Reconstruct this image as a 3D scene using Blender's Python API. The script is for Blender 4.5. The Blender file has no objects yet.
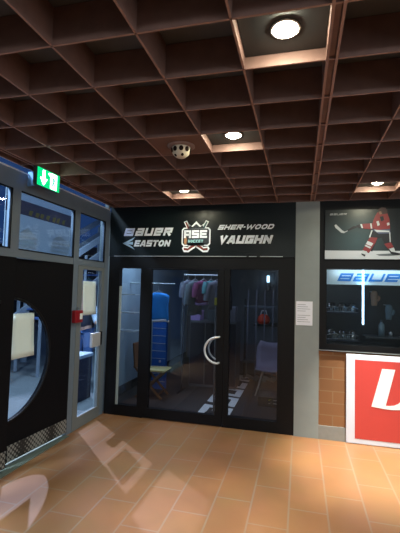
import bpy, math, random
from mathutils import Vector, Matrix
random.seed(7)
S = 1.1                      # every length below is multiplied by this
C = bpy.context.scene.collection
PI = math.pi
GX0, GY0, PX, PY, CZ = -1.055, 1.054, 0.3936, 0.3494, 2.636    # coffer grid
D = 4.56                     # shop front plane
LX = -2.42                   # left glass wall plane

# ------------------------------------------------------------ materials
MATS = {}
def mat(name, col, rough=.5, metal=0, emit=None, est=0, spec=.5, noise=0, nscale=8, bump=0, coat=0):
    if name in MATS: return MATS[name]
    m = bpy.data.materials.new(name); m.use_nodes = True
    nt = m.node_tree; b = nt.nodes['Principled BSDF']
    b.inputs['Roughness'].default_value = rough; b.inputs['Metallic'].default_value = metal
    b.inputs['Specular IOR Level'].default_value = spec
    b.inputs['Base Color'].default_value = (*col, 1)
    b.inputs['Coat Weight'].default_value = coat
    tc = nt.nodes.new('ShaderNodeTexCoord')
    n = nt.nodes.new('ShaderNodeTexNoise'); n.inputs['Scale'].default_value = nscale; n.inputs['Detail'].default_value = 5
    nt.links.new(tc.outputs['Object'], n.inputs['Vector'])
    if noise:
        r = nt.nodes.new('ShaderNodeMixRGB'); r.blend_type = 'MIX'
        r.inputs[1].default_value = (*[c*(1-noise) for c in col], 1); r.inputs[2].default_value = (*[min(1, c*(1+noise)) for c in col], 1)
        nt.links.new(n.outputs['Fac'], r.inputs[0]); nt.links.new(r.outputs[0], b.inputs['Base Color'])
    if bump:
        bm_ = nt.nodes.new('ShaderNodeBump'); bm_.inputs['Strength'].default_value = bump; bm_.inputs['Distance'].default_value = .01
        nt.links.new(n.outputs['Fac'], bm_.inputs['Height']); nt.links.new(bm_.outputs[0], b.inputs['Normal'])
    if emit:
        b.inputs['Emission Color'].default_value = (*emit, 1); b.inputs['Emission Strength'].default_value = est
    MATS[name] = m; return m

def glass(name, tint, refl=.06):
    m = bpy.data.materials.new(name); m.use_nodes = True; nt = m.node_tree; nt.nodes.clear()
    o = nt.nodes.new('ShaderNodeOutputMaterial'); t = nt.nodes.new('ShaderNodeBsdfTransparent'); g = nt.nodes.new('ShaderNodeBsdfGlossy')
    t.inputs[0].default_value = (*tint, 1); g.inputs['Roughness'].default_value = .01; g.inputs['Color'].default_value = (.9, .95, 1, 1)
    f = nt.nodes.new('ShaderNodeFresnel'); ge = nt.nodes.new('ShaderNodeNewGeometry'); mr = nt.nodes.new('ShaderNodeMapRange')
    mr.inputs[3].default_value = 1.45; mr.inputs[4].default_value = 1/1.45
    nt.links.new(ge.outputs['Backfacing'], mr.inputs[0]); nt.links.new(mr.outputs[0], f.inputs['IOR'])
    mx = nt.nodes.new('ShaderNodeMixShader'); nt.links.new(f.outputs[0], mx.inputs[0])
    nt.links.new(t.outputs[0], mx.inputs[1]); nt.links.new(g.outputs[0], mx.inputs[2]); nt.links.new(mx.outputs[0], o.inputs[0])
    MATS[name] = m; return m

def banner_mat():
    m = bpy.data.materials.new('translucent_banner'); m.use_nodes = True; nt = m.node_tree; nt.nodes.clear()
    o = nt.nodes.new('ShaderNodeOutputMaterial'); d = nt.nodes.new('ShaderNodeBsdfDiffuse'); t = nt.nodes.new('ShaderNodeBsdfTranslucent'); mx = nt.nodes.new('ShaderNodeMixShader')
    d.inputs[0].default_value = (.45, .55, .62, 1); t.inputs[0].default_value = (.45, .55, .62, 1); mx.inputs[0].default_value = .55
    nt.links.new(d.outputs[0], mx.inputs[1]); nt.links.new(t.outputs[0], mx.inputs[2]); nt.links.new(mx.outputs[0], o.inputs[0]); return m

def floor_mat():
    m = bpy.data.materials.new('terracotta_tiles'); m.use_nodes = True; nt = m.node_tree; L = nt.links
    b = nt.nodes['Principled BSDF']
    tc = nt.nodes.new('ShaderNodeTexCoord'); sp = nt.nodes.new('ShaderNodeSeparateXYZ'); cb = nt.nodes.new('ShaderNodeCombineXYZ')
    L.new(tc.outputs['Object'], sp.inputs[0])
    ax = nt.nodes.new('ShaderNodeMath'); ax.operation = 'ADD'; ax.inputs[1].default_value = (.167+.272*40)*S
    ay = nt.nodes.new('ShaderNodeMath'); ay.operation = 'ADD'; ay.inputs[1].default_value = (.27*30)*S
    L.new(sp.outputs['X'], ax.inputs[0]); L.new(sp.outputs['Y'], ay.inputs[0])
    L.new(ay.outputs[0], cb.inputs['X']); L.new(ax.outputs[0], cb.inputs['Y'])
    br = nt.nodes.new('ShaderNodeTexBrick'); br.offset = .5
    br.inputs['Scale'].default_value = 1; br.inputs['Brick Width'].default_value = .544*S; br.inputs['Row Height'].default_value = .2745*S
    br.inputs['Mortar Size'].default_value = .010; br.inputs['Mortar Smooth'].default_value = .6; br.inputs['Bias'].default_value = -.3
    br.inputs['Color1'].default_value = (.34, .158, .066, 1); br.inputs['Color2'].default_value = (.32, .146, .060, 1); br.inputs['Mortar'].default_value = (.33, .215, .14, 1)
    L.new(cb.outputs[0], br.inputs['Vector'])
    n = nt.nodes.new('ShaderNodeTexNoise'); n.inputs['Scale'].default_value = 2.2; n.inputs['Detail'].default_value = 8; L.new(tc.outputs['Object'], n.inputs['Vector'])
    mx = nt.nodes.new('ShaderNodeMixRGB'); mx.blend_type = 'MULTIPLY'; mx.inputs[0].default_value = .3
    L.new(br.outputs[0], mx.inputs[1]); L.new(n.outputs['Color'], mx.inputs[2])
    n2 = nt.nodes.new('ShaderNodeMixRGB'); n2.inputs[2].default_value = (.40, .20, .085, 1)
    rr = nt.nodes.new('ShaderNodeMapRange'); rr.inputs[1].default_value = .45; rr.inputs[2].default_value = .75; rr.inputs[4].default_value = .3
    L.new(n.outputs['Fac'], rr.inputs[0]); L.new(rr.outputs[0], n2.inputs[0]); L.new(mx.outputs[0], n2.inputs[1])
    L.new(n2.outputs[0], b.inputs['Base Color'])
    r2 = nt.nodes.new('ShaderNodeMapRange'); r2.inputs[3].default_value = .3; r2.inputs[4].default_value = .5
    L.new(n.outputs['Fac'], r2.inputs[0]); L.new(r2.outputs[0], b.inputs['Roughness'])
    return m

def brick_mat():
    m = bpy.data.materials.new('orange_brick'); m.use_nodes = True; nt = m.node_tree; L = nt.links
    b = nt.nodes['Principled BSDF']; b.inputs['Roughness'].default_value = .8
    tc = nt.nodes.new('ShaderNodeTexCoord'); sp = nt.nodes.new('ShaderNodeSeparateXYZ'); cb = nt.nodes.new('ShaderNodeCombineXYZ')
    L.new(tc.outputs['Object'], sp.inputs[0])
    ax = nt.nodes.new('ShaderNodeMath'); ax.operation = 'ADD'; ax.inputs[1].default_value = 3.0+.02
    az = nt.nodes.new('ShaderNodeMath'); az.operation = 'ADD'; az.inputs[1].default_value = 3.0-.148*S+.02
    L.new(sp.outputs['X'], ax.inputs[0]); L.new(sp.outputs['Z'], az.inputs[0]); L.new(ax.outputs[0], cb.inputs['X']); L.new(az.outputs[0], cb.inputs['Y'])
    br = nt.nodes.new('ShaderNodeTexBrick'); br.inputs['Scale'].default_value = 1; br.inputs['Brick Width'].default_value = .31; br.inputs['Row Height'].default_value = .143
    br.inputs['Mortar Size'].default_value = .008; br.inputs['Mortar Smooth'].default_value = .4
    br.inputs['Color1'].default_value = (.26, .115, .045, 1); br.inputs['Color2'].default_value = (.215, .095, .038, 1); br.inputs['Mortar'].default_value = (.25, .14, .07, 1)
    L.new(cb.outputs[0], br.inputs['Vector']); L.new(br.outputs[0], b.inputs['Base Color'])
    return m

def perf_mat():
    m = bpy.data.materials.new('perforated_metal'); m.use_nodes = True; nt = m.node_tree; L = nt.links
    b = nt.nodes['Principled BSDF']; b.inputs['Roughness'].default_value = .45; b.inputs['Metallic'].default_value = .3
    tc = nt.nodes.new('ShaderNodeTexCoord'); mp = nt.nodes.new('ShaderNodeMapping'); L.new(tc.outputs['Object'], mp.inputs[0])
    mp.inputs['Rotation'].default_value = (PI/4, 0, 0)
    v = nt.nodes.new('ShaderNodeTexVoronoi'); v.inputs['Scale'].default_value = 27; v.inputs['Randomness'].default_value = 0
    L.new(mp.outputs[0], v.inputs['Vector'])
    cr = nt.nodes.new('ShaderNodeValToRGB'); cr.color_ramp.elements[0].position = .42; cr.color_ramp.elements[1].position = .5
    cr.color_ramp.elements[0].color = (.33, .34, .33, 1); cr.color_ramp.elements[1].color = (.03, .032, .035, 1)
    L.new(v.outputs['Distance'], cr.inputs[0]); L.new(cr.outputs[0], b.inputs['Base Color'])
    return m

def poster_mat():
    m = bpy.data.materials.new('poster_print'); m.use_nodes = True; nt = m.node_tree; L = nt.links
    b = nt.nodes['Principled BSDF']; b.inputs['Roughness'].default_value = .35
    tc = nt.nodes.new('ShaderNodeTexCoord'); mp = nt.nodes.new('ShaderNodeMapping'); L.new(tc.outputs['Object'], mp.inputs[0])
    mp.inputs['Location'].default_value = (.0, 0, -.22*S*1.6); mp.inputs['Scale'].default_value = (2.2, 0, 1.8)
    g = nt.nodes.new('ShaderNodeTexGradient'); g.gradient_type = 'SPHERICAL'; L.new(mp.outputs[0], g.inputs[0])
    cr = nt.nodes.new('ShaderNodeValToRGB'); e = cr.color_ramp.elements
    e[0].color = (.004, .006, .007, 1); e[1].color = (.035, .065, .070, 1); L.new(g.outputs[0], cr.inputs[0])
    L.new(cr.outputs[0], b.inputs['Base Color']); return m

glass('clear_glass', (.86, .90, .92)); glass('shop_glass', (.80, .82, .85)); glass('window_glass', (.80, .84, .88))
mat('black_paint', (.0032, .0032, .0045), .5, spec=.25, noise=.2, nscale=3)
mat('black_panel', (.0025, .0055, .007), .36, spec=.3, noise=.2, nscale=2)
mat('black_door', (.004, .004, .006), .65, noise=.15, nscale=3, spec=.15)
mat('aluminium', (.18, .23, .29), .5, .15, noise=.08)
mat('aluminium_dark', (.20, .225, .235), .5, .15, noise=.1)
mat('seam_metal', (.45, .47, .48), .4, .5)
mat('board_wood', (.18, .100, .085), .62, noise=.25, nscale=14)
mat('board_lit_edge', (.34, .19, .15), .5, noise=.1)  # lighter tone on the board undersides paints in the light they catch
mat('coffer_panel', (.085, .085, .092), .75, noise=.3, nscale=4)
mat('coffer_plate', (.16, .075, .05), .6, noise=.2, nscale=10)
mat('lamp_plate', (.018, .020, .022), .55)
mat('trim_white', (.75, .76, .76), .35, .2)
mat('lamp_glow', (1, 1, 1), .3, emit=(1, .96, .70), est=260)
mat('concrete', (.27, .30, .30), .85, noise=.12, nscale=5, bump=.15)
mat('concrete_base', (.25, .25, .24), .85, noise=.2, nscale=14)
mat('white_letter', (.86, .90, .93), .4)
mat('vinyl_white', (.84, .88, .93), .45)
mat('vinyl_lilac', (.62, .68, .90), .45)
mat('vinyl_blue', (.42, .60, .78), .45)
mat('grey_letter', (.33, .34, .36), .5)
mat('logo_teal', (.03, .09, .10), .5)
mat('logo_dark', (.012, .02, .025), .5)
mat('logo_cyan', (.30, .62, .62), .5)
mat('logo_red', (.16, .025, .015), .5)
mat('logo_tan', (.42, .22, .10), .5)
mat('red_board', (.52, .052, .045), .45, noise=.04)
mat('board_white', (.78, .79, .84), .45)
mat('board_lilac', (.66, .70, .84), .45)
mat('steel', (.85, .86, .87), .38, .55)
mat('paper', (.78, .92, .92), .8, noise=.04, nscale=5)
mat('notice_paper', (.84, .84, .92), .7)
mat('paper_print', (.33, .34, .38), .8)
mat('exit_green', (.0, .35, .12), .4, emit=(.0, .62, .20), est=1.3)
mat('exit_white', (.8, 1, .9), .4, emit=(.75, 1, .90), est=6)
mat('exit_body', (.03, .04, .04), .4)
mat('bracket_blue', (.15, .33, .62), .5)
mat('dome_white', (.62, .54, .42), .45)
mat('dome_flange', (.22, .13, .11), .5)
mat('hole_dark', (.02, .012, .010), .95, spec=.05)
mat('alarm_red', (.28, .012, .02), .4)
mat('banner_white', (.66, .78, .82), .6, noise=.05, nscale=2)
mat('banner_blue', (.01, .20, .60), .5)
mat('tube_glow', (1, 1, 1), .4, emit=(.45, .75, 1), est=16)
mat('lamp_blue', (1, 1, 1), .4, emit=(.5, .8, 1), est=3.5)
mat('tube_cap', (.3, .35, .4), .4)
mat('shop_wall', (.10, .12, .15), .8, noise=.15, nscale=2)
mat('shop_wall_pale', (.30, .42, .52), .7, noise=.1, nscale=2)
mat('shop_floor', (.030, .026, .028), .5, noise=.3, nscale=3)
mat('shop_dark', (.02, .022, .028), .7)
mat('jamb_pale', (.34, .40, .40), .6)
mat('shelf_edge', (.55, .66, .70), .3)
mat('blue_slat', (.015, .14, .60), .6)
mat('blue_cloth', (.02, .27, .80), .8, noise=.1, nscale=10)
mat('white_cloth', (.55, .62, .68), .8)
mat('grey_cloth', (.13, .15, .20), .9, noise=.2, nscale=14)
mat('slate_cloth', (.10, .14, .17), .9, noise=.2, nscale=14)
mat('magenta_cloth', (.14, .03, .10), .9, noise=.2, nscale=14)
mat('lilac_cloth', (.38, .28, .62), .9, noise=.15, nscale=14)
mat('teal_cloth', (.06, .22, .25), .9, noise=.3, nscale=20)
mat('navy_cloth', (.012, .016, .035), .9)
mat('chair_wood', (.62, .56, .26), .6, noise=.2, nscale=20)
mat('chair_back_wood', (.20, .10, .05), .6, noise=.2, nscale=20)
mat('shell_grey', (.22, .24, .36), .5)
mat('red_item', (.75, .07, .03), .6)
mat('yellow_item', (.40, .42, .03), .6)
mat('helmet_black', (.012, .012, .014), .18, coat=.5)
mat('helmet_cage', (.35, .36, .38), .3, .8)
mat('threshold', (.13, .16, .13), .6, noise=.2, nscale=6)
mat('ground', (.10, .12, .13), .9, noise=.2, nscale=2)
mat('truss_white', (.16, .20, .25), .6)
mat('stair_blue', (.05, .11, .30), .6)
mat('facade_dark', (.02, .024, .035), .9, noise=.3, nscale=1)
mat('pale_column', (.30, .38, .40), .7, noise=.08, nscale=3)
mat('panel_haze', (.32, .40, .46), .7, noise=.12, nscale=2)
mat('panel_top', (.07, .07, .12), .7, noise=.2, nscale=4)
mat('panel_yellow', (.20, .18, .05), .7)
mat('panel_mark', (.42, .50, .54), .7)
mat('skin', (.42, .24, .17), .6)
mat('hair', (.02, .014, .010), .7)
mat('vest_dark', (.012, .014, .028), .8)
mat('sleeve_pale', (.28, .36, .46), .8)
mat('jeans', (.05, .12, .30), .85, noise=.2, nscale=20)
mat('shoe', (.02, .02, .02), .6)
mat('ice', (.50, .53, .56), .4)
mat('p_red', (.19, .022, .025), .5); mat('p_dark', (.008, .008, .012), .5); mat('p_white', (.45, .48, .50), .5)
mat('p_helmet', (.045, .022, .022), .5); mat('p_skin', (.20, .10, .07), .5); mat('p_grey', (.10, .12, .13), .5); mat('p_blue', (.06, .07, .13), .5)
MATS['panel_haze2'] = banner_mat(); MATS['floor'] = floor_mat(); MATS['brick'] = brick_mat(); MATS['perf'] = perf_mat(); MATS['poster'] = poster_mat()

# ------------------------------------------------------------ mesh builder
ORG = {}
class MB:
    def __init__(s): s.v = []; s.f = []; s.m = []; s.sm = []
    def add(s, vs, fs, mi=0, smooth=False):
        o = len(s.v); s.v += [Vector(v) for v in vs]
        for f in fs: s.f.append([o+i for i in f]); s.m.append(mi); s.sm.append(smooth)
        return s
    def box(s, x0, x1, y0, y1, z0, z1, mi=0):
        vs = [(x, y, z) for x in (x0, x1) for y in (y0, y1) for z in (z0, z1)]
        return s.add(vs, [(0,1,3,2),(4,6,7,5),(0,4,5,1),(2,3,7,6),(0,2,6,4),(1,5,7,3)], mi)
    def prism(s, poly, fn, t, mi=0):          # poly 2D -> fn(u, v, depth)
        n = len(poly); vs = [fn(u, v, 0) for u, v in poly]+[fn(u, v, t) for u, v in poly]
        return s.add(vs, [list(range(n)), list(range(2*n-1, n-1, -1))]+[(i, i+n, (i+1) % n+n, (i+1) % n) for i in range(n)], mi)
    def obox(s, c, ax, hx, hy, hz, mi=0):     # oriented box
        X, Y, Z = ax; c = Vector(c)
        vs = [c+X*hx*i+Y*hy*j+Z*hz*k for i in (-1,1) for j in (-1,1) for k in (-1,1)]
        return s.add(vs, [(0,1,3,2),(4,6,7,5),(0,4,5,1),(2,3,7,6),(0,2,6,4),(1,5,7,3)], mi)
    def bar(s, a, b, w, h, mi=0):
        a, b = Vector(a), Vector(b); d = (b-a); l = d.length; d.normalize()
        up = Vector((0,0,1)) if abs(d.z) < .95 else Vector((1,0,0))
        x = d.cross(up).normalized(); y = x.cross(d)
        return s.obox((a+b)/2, (x, y, d), w/2, h/2, l/2, mi)
    def tube(s, path, r, n=10, mi=0, closed=False):
        P = [Vector(p) for p in path]; N = len(P); R = r if isinstance(r, (list, tuple)) else [r]*N
        rings = []; prev = None
        for i in range(N):
            if closed: d = P[(i+1) % N]-P[i-1]
            else: d = P[min(i+1, N-1)]-P[max(i-1, 0)]
            d.normalize()
            if prev is None:
                up = Vector((0,0,1)) if abs(d.z) < .9 else Vector((1,0,0)); x = d.cross(up).normalized()
            else: x = (prev-d*prev.dot(d)).normalized()
            prev = x; y = d.cross(x)
            rings.append([P[i]+(x*math.cos(2*PI*k/n)+y*math.sin(2*PI*k/n))*R[i] for k in range(n)])
        vs = [v for q in rings for v in q]; fs = []
        for i in range(N if closed else N-1):
            j = (i+1) % N
            for k in range(n): fs.append((i*n+k, i*n+(k+1) % n, j*n+(k+1) % n, j*n+k))
        s.add(vs, fs, mi, True)
        if not closed: s.add(rings[0], [list(range(n))[::-1]], mi); s.add(rings[-1], [list(range(n))], mi)
        return s
    def lathe(s, c, prof, n=24, mi=0, smooth=True, sx=1, sy=1):   # prof: (r, z)
        c = Vector(c); vs = []
        for r, z in prof:
            for k in range(n): vs.append(c+Vector((r*sx*math.cos(2*PI*k/n), r*sy*math.sin(2*PI*k/n), z)))
        fs = []
        for i in range(len(prof)-1):
            for k in range(n): fs.append((i*n+k, i*n+(k+1) % n, (i+1)*n+(k+1) % n, (i+1)*n+k))
        return s.add(vs, fs, mi, smooth)
    def loft(s, rings, mi=0, smooth=True):
        n = len(rings[0]); vs = [v for q in rings for v in q]; fs = []
        for i in range(len(rings)-1):
            for k in range(n): fs.append((i*n+k, i*n+(k+1) % n, (i+1)*n+(k+1) % n, (i+1)*n+k))
        fs += [list(range(n))[::-1], list(range((len(rings)-1)*n, len(rings)*n))]
        return s.add(vs, fs, mi, smooth)
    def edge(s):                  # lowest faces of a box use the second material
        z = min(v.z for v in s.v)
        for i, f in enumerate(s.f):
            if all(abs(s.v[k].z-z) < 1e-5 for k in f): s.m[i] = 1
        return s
    def build(s, name, mats, parent=None, origin=None, bevel=0):
        me = bpy.data.meshes.new(name)
        if parent is not None: o = ORG[parent.name]
        elif origin is not None: o = Vector(origin)
        else:
            o = Vector((sum(v.x for v in s.v)/len(s.v), sum(v.y for v in s.v)/len(s.v), min(v.z for v in s.v)))
        me.from_pydata([tuple((v-o)*S) for v in s.v], [], s.f)
        if isinstance(mats, str): mats = [mats]
        for m in mats: me.materials.append(MATS[m])
        for p, mi, sm in zip(me.polygons, s.m, s.sm): p.material_index = mi; p.use_smooth = sm
        me.validate(); me.update()
        ob = bpy.data.objects.new(name, me); C.objects.link(ob)
        if parent is not None: ob.parent = parent; ob.location = (0, 0, 0)
        else: ob.location = o*S
        ORG[ob.name] = o
        if bevel:
            b = ob.modifiers.new('bevel', 'BEVEL'); b.width = bevel*S; b.segments = 2; b.limit_method = 'ANGLE'
        return ob

def tag(o, label=None, cat=None, group=None, kind=None):
    if label: o['label'] = label
    if cat: o['category'] = cat
    if group: o['group'] = group
    if kind: o['kind'] = kind
    return o
def empty(name, loc):
    o = bpy.data.objects.new(name, None); C.objects.link(o); o.location = Vector(loc)*S; o.empty_display_size = .1
    ORG[o.name] = Vector(loc); return o
def copy_tree(o, parent=None):
    c = o.copy(); C.objects.link(c)
    if parent: c.parent = parent
    ORG[c.name] = ORG[o.name]
    for ch in list(o.children): copy_tree(ch, c)
    return c
def struct(o, label, cat): return tag(o, label, cat, kind='structure')

# stroke lettering: mitred polylines
def strokes(mb, lines, t, fn, depth, mi=0):
    for ln in lines:
        closed = ln[0] == ln[-1] and len(ln) > 2
        P = [Vector((*p, 0)) for p in (ln[:-1] if closed else ln)]; n = len(P)
        Lf, Rt = [], []
        for i in range(n):
            if closed: a, b = (P[i]-P[i-1]).normalized(), (P[(i+1) % n]-P[i]).normalized()
            else:
                a = (P[i]-P[i-1]).normalized() if i else (P[1]-P[0]).normalized()
                b = (P[i+1]-P[i]).normalized() if i < n-1 else a
            na, nb = Vector((-a.y, a.x, 0)), Vector((-b.y, b.x, 0)); m = (na+nb)
            if m.length < 1e-4: m = na
            m.normalize(); k = min(1/max(m.dot(na), .35), 2)*t/2
            Lf.append(P[i]+m*k); Rt.append(P[i]-m*k)
        for i in range(n if closed else n-1):
            j = (i+1) % n
            mb.prism([(q.x, q.y) for q in (Rt[i], Rt[j], Lf[j], Lf[i])], fn, depth, mi)

def glyph(ch, w, t):
    a = t/2; L, R, B, T, M = a, w-a, a, 1-a, .5; c = min(.2, w*.3)
    G = {
    'B': [[(L,B),(R,B),(R,M),(R,T),(L,T),(L,B)], [(L,M),(R,M)]],
    'a': [[(L,T),(R,T),(R,B),(L,B),(L,M),(R,M)]],
    'u': [[(L,1),(L,B),(R,B),(R,1)]], 'U': [[(L,1),(L,B),(R,B),(R,1)]],
    'e': [[(R,B),(L,B),(L,T),(R,T),(R,M),(L,M)]],
    'R': [[(L,0),(L,T),(R,T),(R,M),(L,M)], [(w*.45,M),(R,0)]],
    'E': [[(w,B),(L,B),(L,T),(w,T)], [(L,M),(w*.92,M)]],
    'A': [[(L*.6,0),(w*.40,T),(w*.62,T),(R,0)], [(w*.2,.3),(w*.8,.3)]],
    'Q': [[(L,0),(L,T),(R,T),(R,0)], [(L,.42),(R,.42)]],
    'S': [[(0,B),(R,B),(R,M),(L,M),(L,T),(w,T)]],
    'T': [[(0,T),(w,T)], [(w*.5,0),(w*.5,1)]],
    'O': [[(L+c,B),(R-c,B),(R,B+c),(R,T-c),(R-c,T),(L+c,T),(L,T-c),(L,B+c),(L+c,B)]],
    'C': [[(w,B),(L,B),(L,T),(w,T)]],
    'D': [[(L,B),(R-c,B),(R,B+c),(R,T-c),(R-c,T),(L,T),(L,B)]],
    'N': [[(L,0),(L,1)], [(L,T),(R,B)], [(R,0),(R,1)]],
    'H': [[(L,0),(L,1)], [(R,0),(R,1)], [(L,M),(R,M)]],
    'K': [[(L,0),(L,1)], [(R,1),(L,M),(R,0)]],
    'Y': [[(L,1),(w*.5,.45),(R,1)], [(w*.5,.5),(w*.5,0)]],
    'W': [[(L*.6,1),(w*.27,B),(w*.5,T*.9),(w*.73,B),(w-L*.6,1)]],
    'V': [[(L,1),(w*.5,B),(R,1)]],
    'G': [[(w,T),(L,T),(L,B),(R,B),(R,.47),(w*.5,.47)]],
    '-': [[(0,.5),(w,.5)]], '.': [[(0,.1),(w,.1)]]}
    return G[ch]
def word(mb, txt, x, z, W, H, t, slant, fn, depth, mi=0, gap=.16, widths={}):
    """lettering of height H filling width W, first letter at (x,z) in the fn plane"""
    ws = [widths.get(c, .3 if c in '-.' else 1.0) for c in txt]
    unit = W/(sum(ws)+gap*(len(txt)-1)); k = 0
    for c, wf in zip(txt, ws):
        w = unit*wf/H
        f = lambda u, v, d, k=k: fn(x+k+u*H+slant*v*H, z+v*H, d)
        strokes(mb, glyph(c, w, t), t, f, depth, mi); k += unit*(wf+gap)
def front(y): return lambda u, v, d: (u, y-d, v)

# ------------------------------------------------------------ room shell
XR, YB = 3.6, -2.6
struct(MB().box(-2.56, XR, YB, 4.50+.15, -.12, 0).build('floor', 'floor', origin=(0, 0, 0)), 'orange terracotta tiled floor of the hall', 'floor')
ce = MB().box(LX-.0, XR, YB, D+.06, CZ+.175, CZ+.25).build('ceiling', 'coffer_panel'); struct(ce, 'dark ceiling behind an open grid of brown boards', 'ceiling')
bh = .172
for j in range(-10, 11):
    y = GY0+PY*j
    if j == 10: y = D-.01-.012
    MB().box(-2.37, XR, y-.005, y+.005, CZ, CZ+bh).edge().build('grid_board', ['board_wood', 'board_lit_edge'], ce)
for i in range(-3, 12):
    x = GX0+PX*i
    if i % 6 == 3:
        MB().box(x-.012, x+.012, YB, D-.03, CZ+.012, CZ+.03).build('filler_strip', 'board_wood', ce)
        for dx in (-.02, .02): MB().box(x+dx-.006, x+dx+.006, YB, D-.03, CZ-.003, CZ+bh).edge().build('grid_board', ['board_wood', 'board_lit_edge'], ce)
    else: MB().box(x-.005, x+.005, YB, D-.03, CZ, CZ+bh).edge().build('grid_board', ['board_wood', 'board_lit_edge'], ce)
MB().box(-2.372, -2.356, YB, D-.03, CZ+.0, CZ+bh).edge().build('grid_board', ['board_wood', 'board_lit_edge'], ce)
struct(MB().box(XR, XR+.1, YB, D+.06, 0, CZ+.175).build('wall_right', 'concrete'), 'plain grey wall on the right', 'wall')
struct(MB().box(-2.5, XR, YB-.1, YB, 0, CZ+.175).build('wall_back', 'concrete'), 'plain grey wall behind the hall', 'wall')
struct(MB().box(-2.42, XR, D+.0, D+.12, CZ, CZ+.25).build('trim_5', 'shop_dark'), 'dark band closing the wall above the boards', 'trim')
# front wall right of the storefront
struct(MB().box(-.058, .206, D-.012, D+.2, 0, CZ).build('wall_front', 'concrete'), 'bare grey concrete pier between storefront and display window', 'wall')
wl = MB().box(.206, XR, D, D+.12, .965, CZ)
wl = MB()
wl.box(.206, XR, D, D+.12, 1.87, CZ); wl.box(.206, .285, D, D+.12, .975, 1.87); wl.box(1.75, XR, D, D+.12, .975, 1.87); wl.box(.285, 1.75, D, D+.12, .975, 1.035)
w1 = struct(wl.build('window_1', 'black_paint'), 'black surround of the shop display window', 'window')
MB().box(.285, 1.75, D+.02, D+.03, 1.035, 1.87).build('pane', 'clear_glass', w1)
MB().box(.206, XR, D-.03, D+.01, .957, .975).build('sill', 'black_paint', w1)
MB().box(.206, XR, D-.032, D-.03, .966, .972).build('sill_trim', 'seam_metal', w1)
struct(MB().box(.206, XR, D, D+.12, .148, .957).build('wall_front', 'brick', origin=(0, D, 0)), 'orange brick wall below the display window', 'wall')
struct(MB().box(.206, XR, D-.012, D+.12, 0, .148).build('baseboard_front', 'concrete_base'), 'grey concrete plinth below the bricks', 'baseboard')

# ------------------------------------------------------------ storefront
sf = MB()
sf.box(-2.40, -2.25, D, D+.08, 0, 2.0)                # left post
sf.box(-1.955, -1.885, D, D+.08, 0, 1.85)             # mullion
sf.box(-.875, -.815, D, D+.08, 0, 1.85)
sf.box(-.248, -.058, D, D+.08, 0, 2.0)
sf.box(-2.25, -.248, D, D+.08, 1.85, 2.0)             # header
sf.box(-2.25, -1.955, D, D+.08, 0, .13); sf.box(-.815, -.248, D, D+.08, 0, .125)
w2 = struct(sf.build('window_2', 'black_paint'), 'black framed glass storefront', 'window')
MB().box(-2.25, -1.955, D+.035, D+.045, .13, 1.85).build('pane', 'shop_glass', w2)
MB().box(-.815, -.248, D+.035, D+.045, .125, 1.85).build('pane', 'shop_glass', w2)
MB().box(-2.25, -2.222, D+.01, D+.03, .13, 1.62).build('jamb_strip', 'jamb_pale', w2)
dr = MB(); x0, x1 = -1.883, -.877
dr.box(x0, x0+.075, D-.006, D+.05, .012, 1.845); dr.box(x1-.085, x1, D-.006, D+.05, .012, 1.845)
dr.box(x0+.075, x1-.085, D-.006, D+.05, 1.775+.06, 1.845); dr.box(x0+.075, x1-.085, D-.006, D+.05, .012, .128)
d1 = struct(dr.build('door_1', 'black_paint'), 'black framed glass shop door with a curved steel handle', 'door')
MB().box(x0+.075, x1-.085, D+.015, D+.025, .128, 1.835).build('pane', 'shop_glass', d1)
h = MB(); hx, hz = -.925, .893
arc = [(hx+.0, D-.006, hz+.152)]+[(hx-.01-.152*math.sin(a)*1.0, D-.06, hz+.152*math.cos(a)) for a in [PI*k/16 for k in range(17)]]+[(hx, D-.006, hz-.152)]
h.tube(arc, .0125, 12); h.build('door_handle', 'steel', d1)
h = MB(); arc = [(hx, D+.05, hz+.14)]+[(hx-.01-.14*math.sin(a), D+.10, hz+.14*math.cos(a)) for a in [PI*k/16 for k in range(17)]]+[(hx, D+.05, hz-.14)]
h.tube(arc, .0105, 10); h.build('door_handle', 'steel', d1)

# sign board above the storefront
sg = MB().box(-2.40, -.058, D-.012, D+.10, 2.0, CZ+.0).build('shop_sign', 'black_panel')
tag(sg, 'long black sign board with white brand lettering above the shop door', 'sign')
sm = MB()
for a, b in ((-2.33, -.62), (-.59, -.50), (-.46, -.20)): sm.box(a, b, D-.017, D-.011, 1.999, 2.007)
sm.build('seam', 'seam_metal', sg)
F = front(D-.012)
def lettering(txt, x, z, W, H, t, sl, m, label, rise=0, **k):
    mb = MB(); word(mb, txt, x, z, W, H, t, sl, F, .006, **k)
    for v in mb.v: v.z += rise*(v.x-x)
    o = mb.build('lettering', m, sg); o['label'] = label; return o
lettering('B', -2.205, 2.262, .125, .098, .28, .30, 'vinyl_lilac', 'lilac white first letter of the BAUER lettering')
lettering('aueR', -2.052, 2.262, .485, .098, .28, .30, 'vinyl_white', 'white BAUER lettering', gap=.2)
lettering('EASTON', -2.06, 2.126, .475, .080, .26, .28, 'vinyl_white', 'white EASTON lettering', gap=.14, widths={'A': 1.05})
e = MB()
for dz in (-1, 1):
    e.prism([(-2.215, 2.166), (-2.05, 2.166+dz*.078), (-2.085, 2.166+dz*.040), (-2.15, 2.166+dz*.006)][::dz], F, .006)
e.prism([(-2.19, 2.160), (-2.075, 2.150), (-2.075, 2.186), (-2.19, 2.172)], F, .006)
e.build('emblem', 'vinyl_blue', sg)['label'] = 'pale blue swept winged E emblem'
lettering('SHER-WOOD', -.975, 2.326, .655, .058, .26, .5, 'grey_letter' if 0 else 'vinyl_white', 'white SHER-WOOD lettering', gap=.16, widths={'W': 1.5, '-': .35})
lettering('VAUGHN', -.965, 2.156, .625, .098, .31, .3, 'vinyl_white', 'white VAUGHN lettering', gap=.1)
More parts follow.
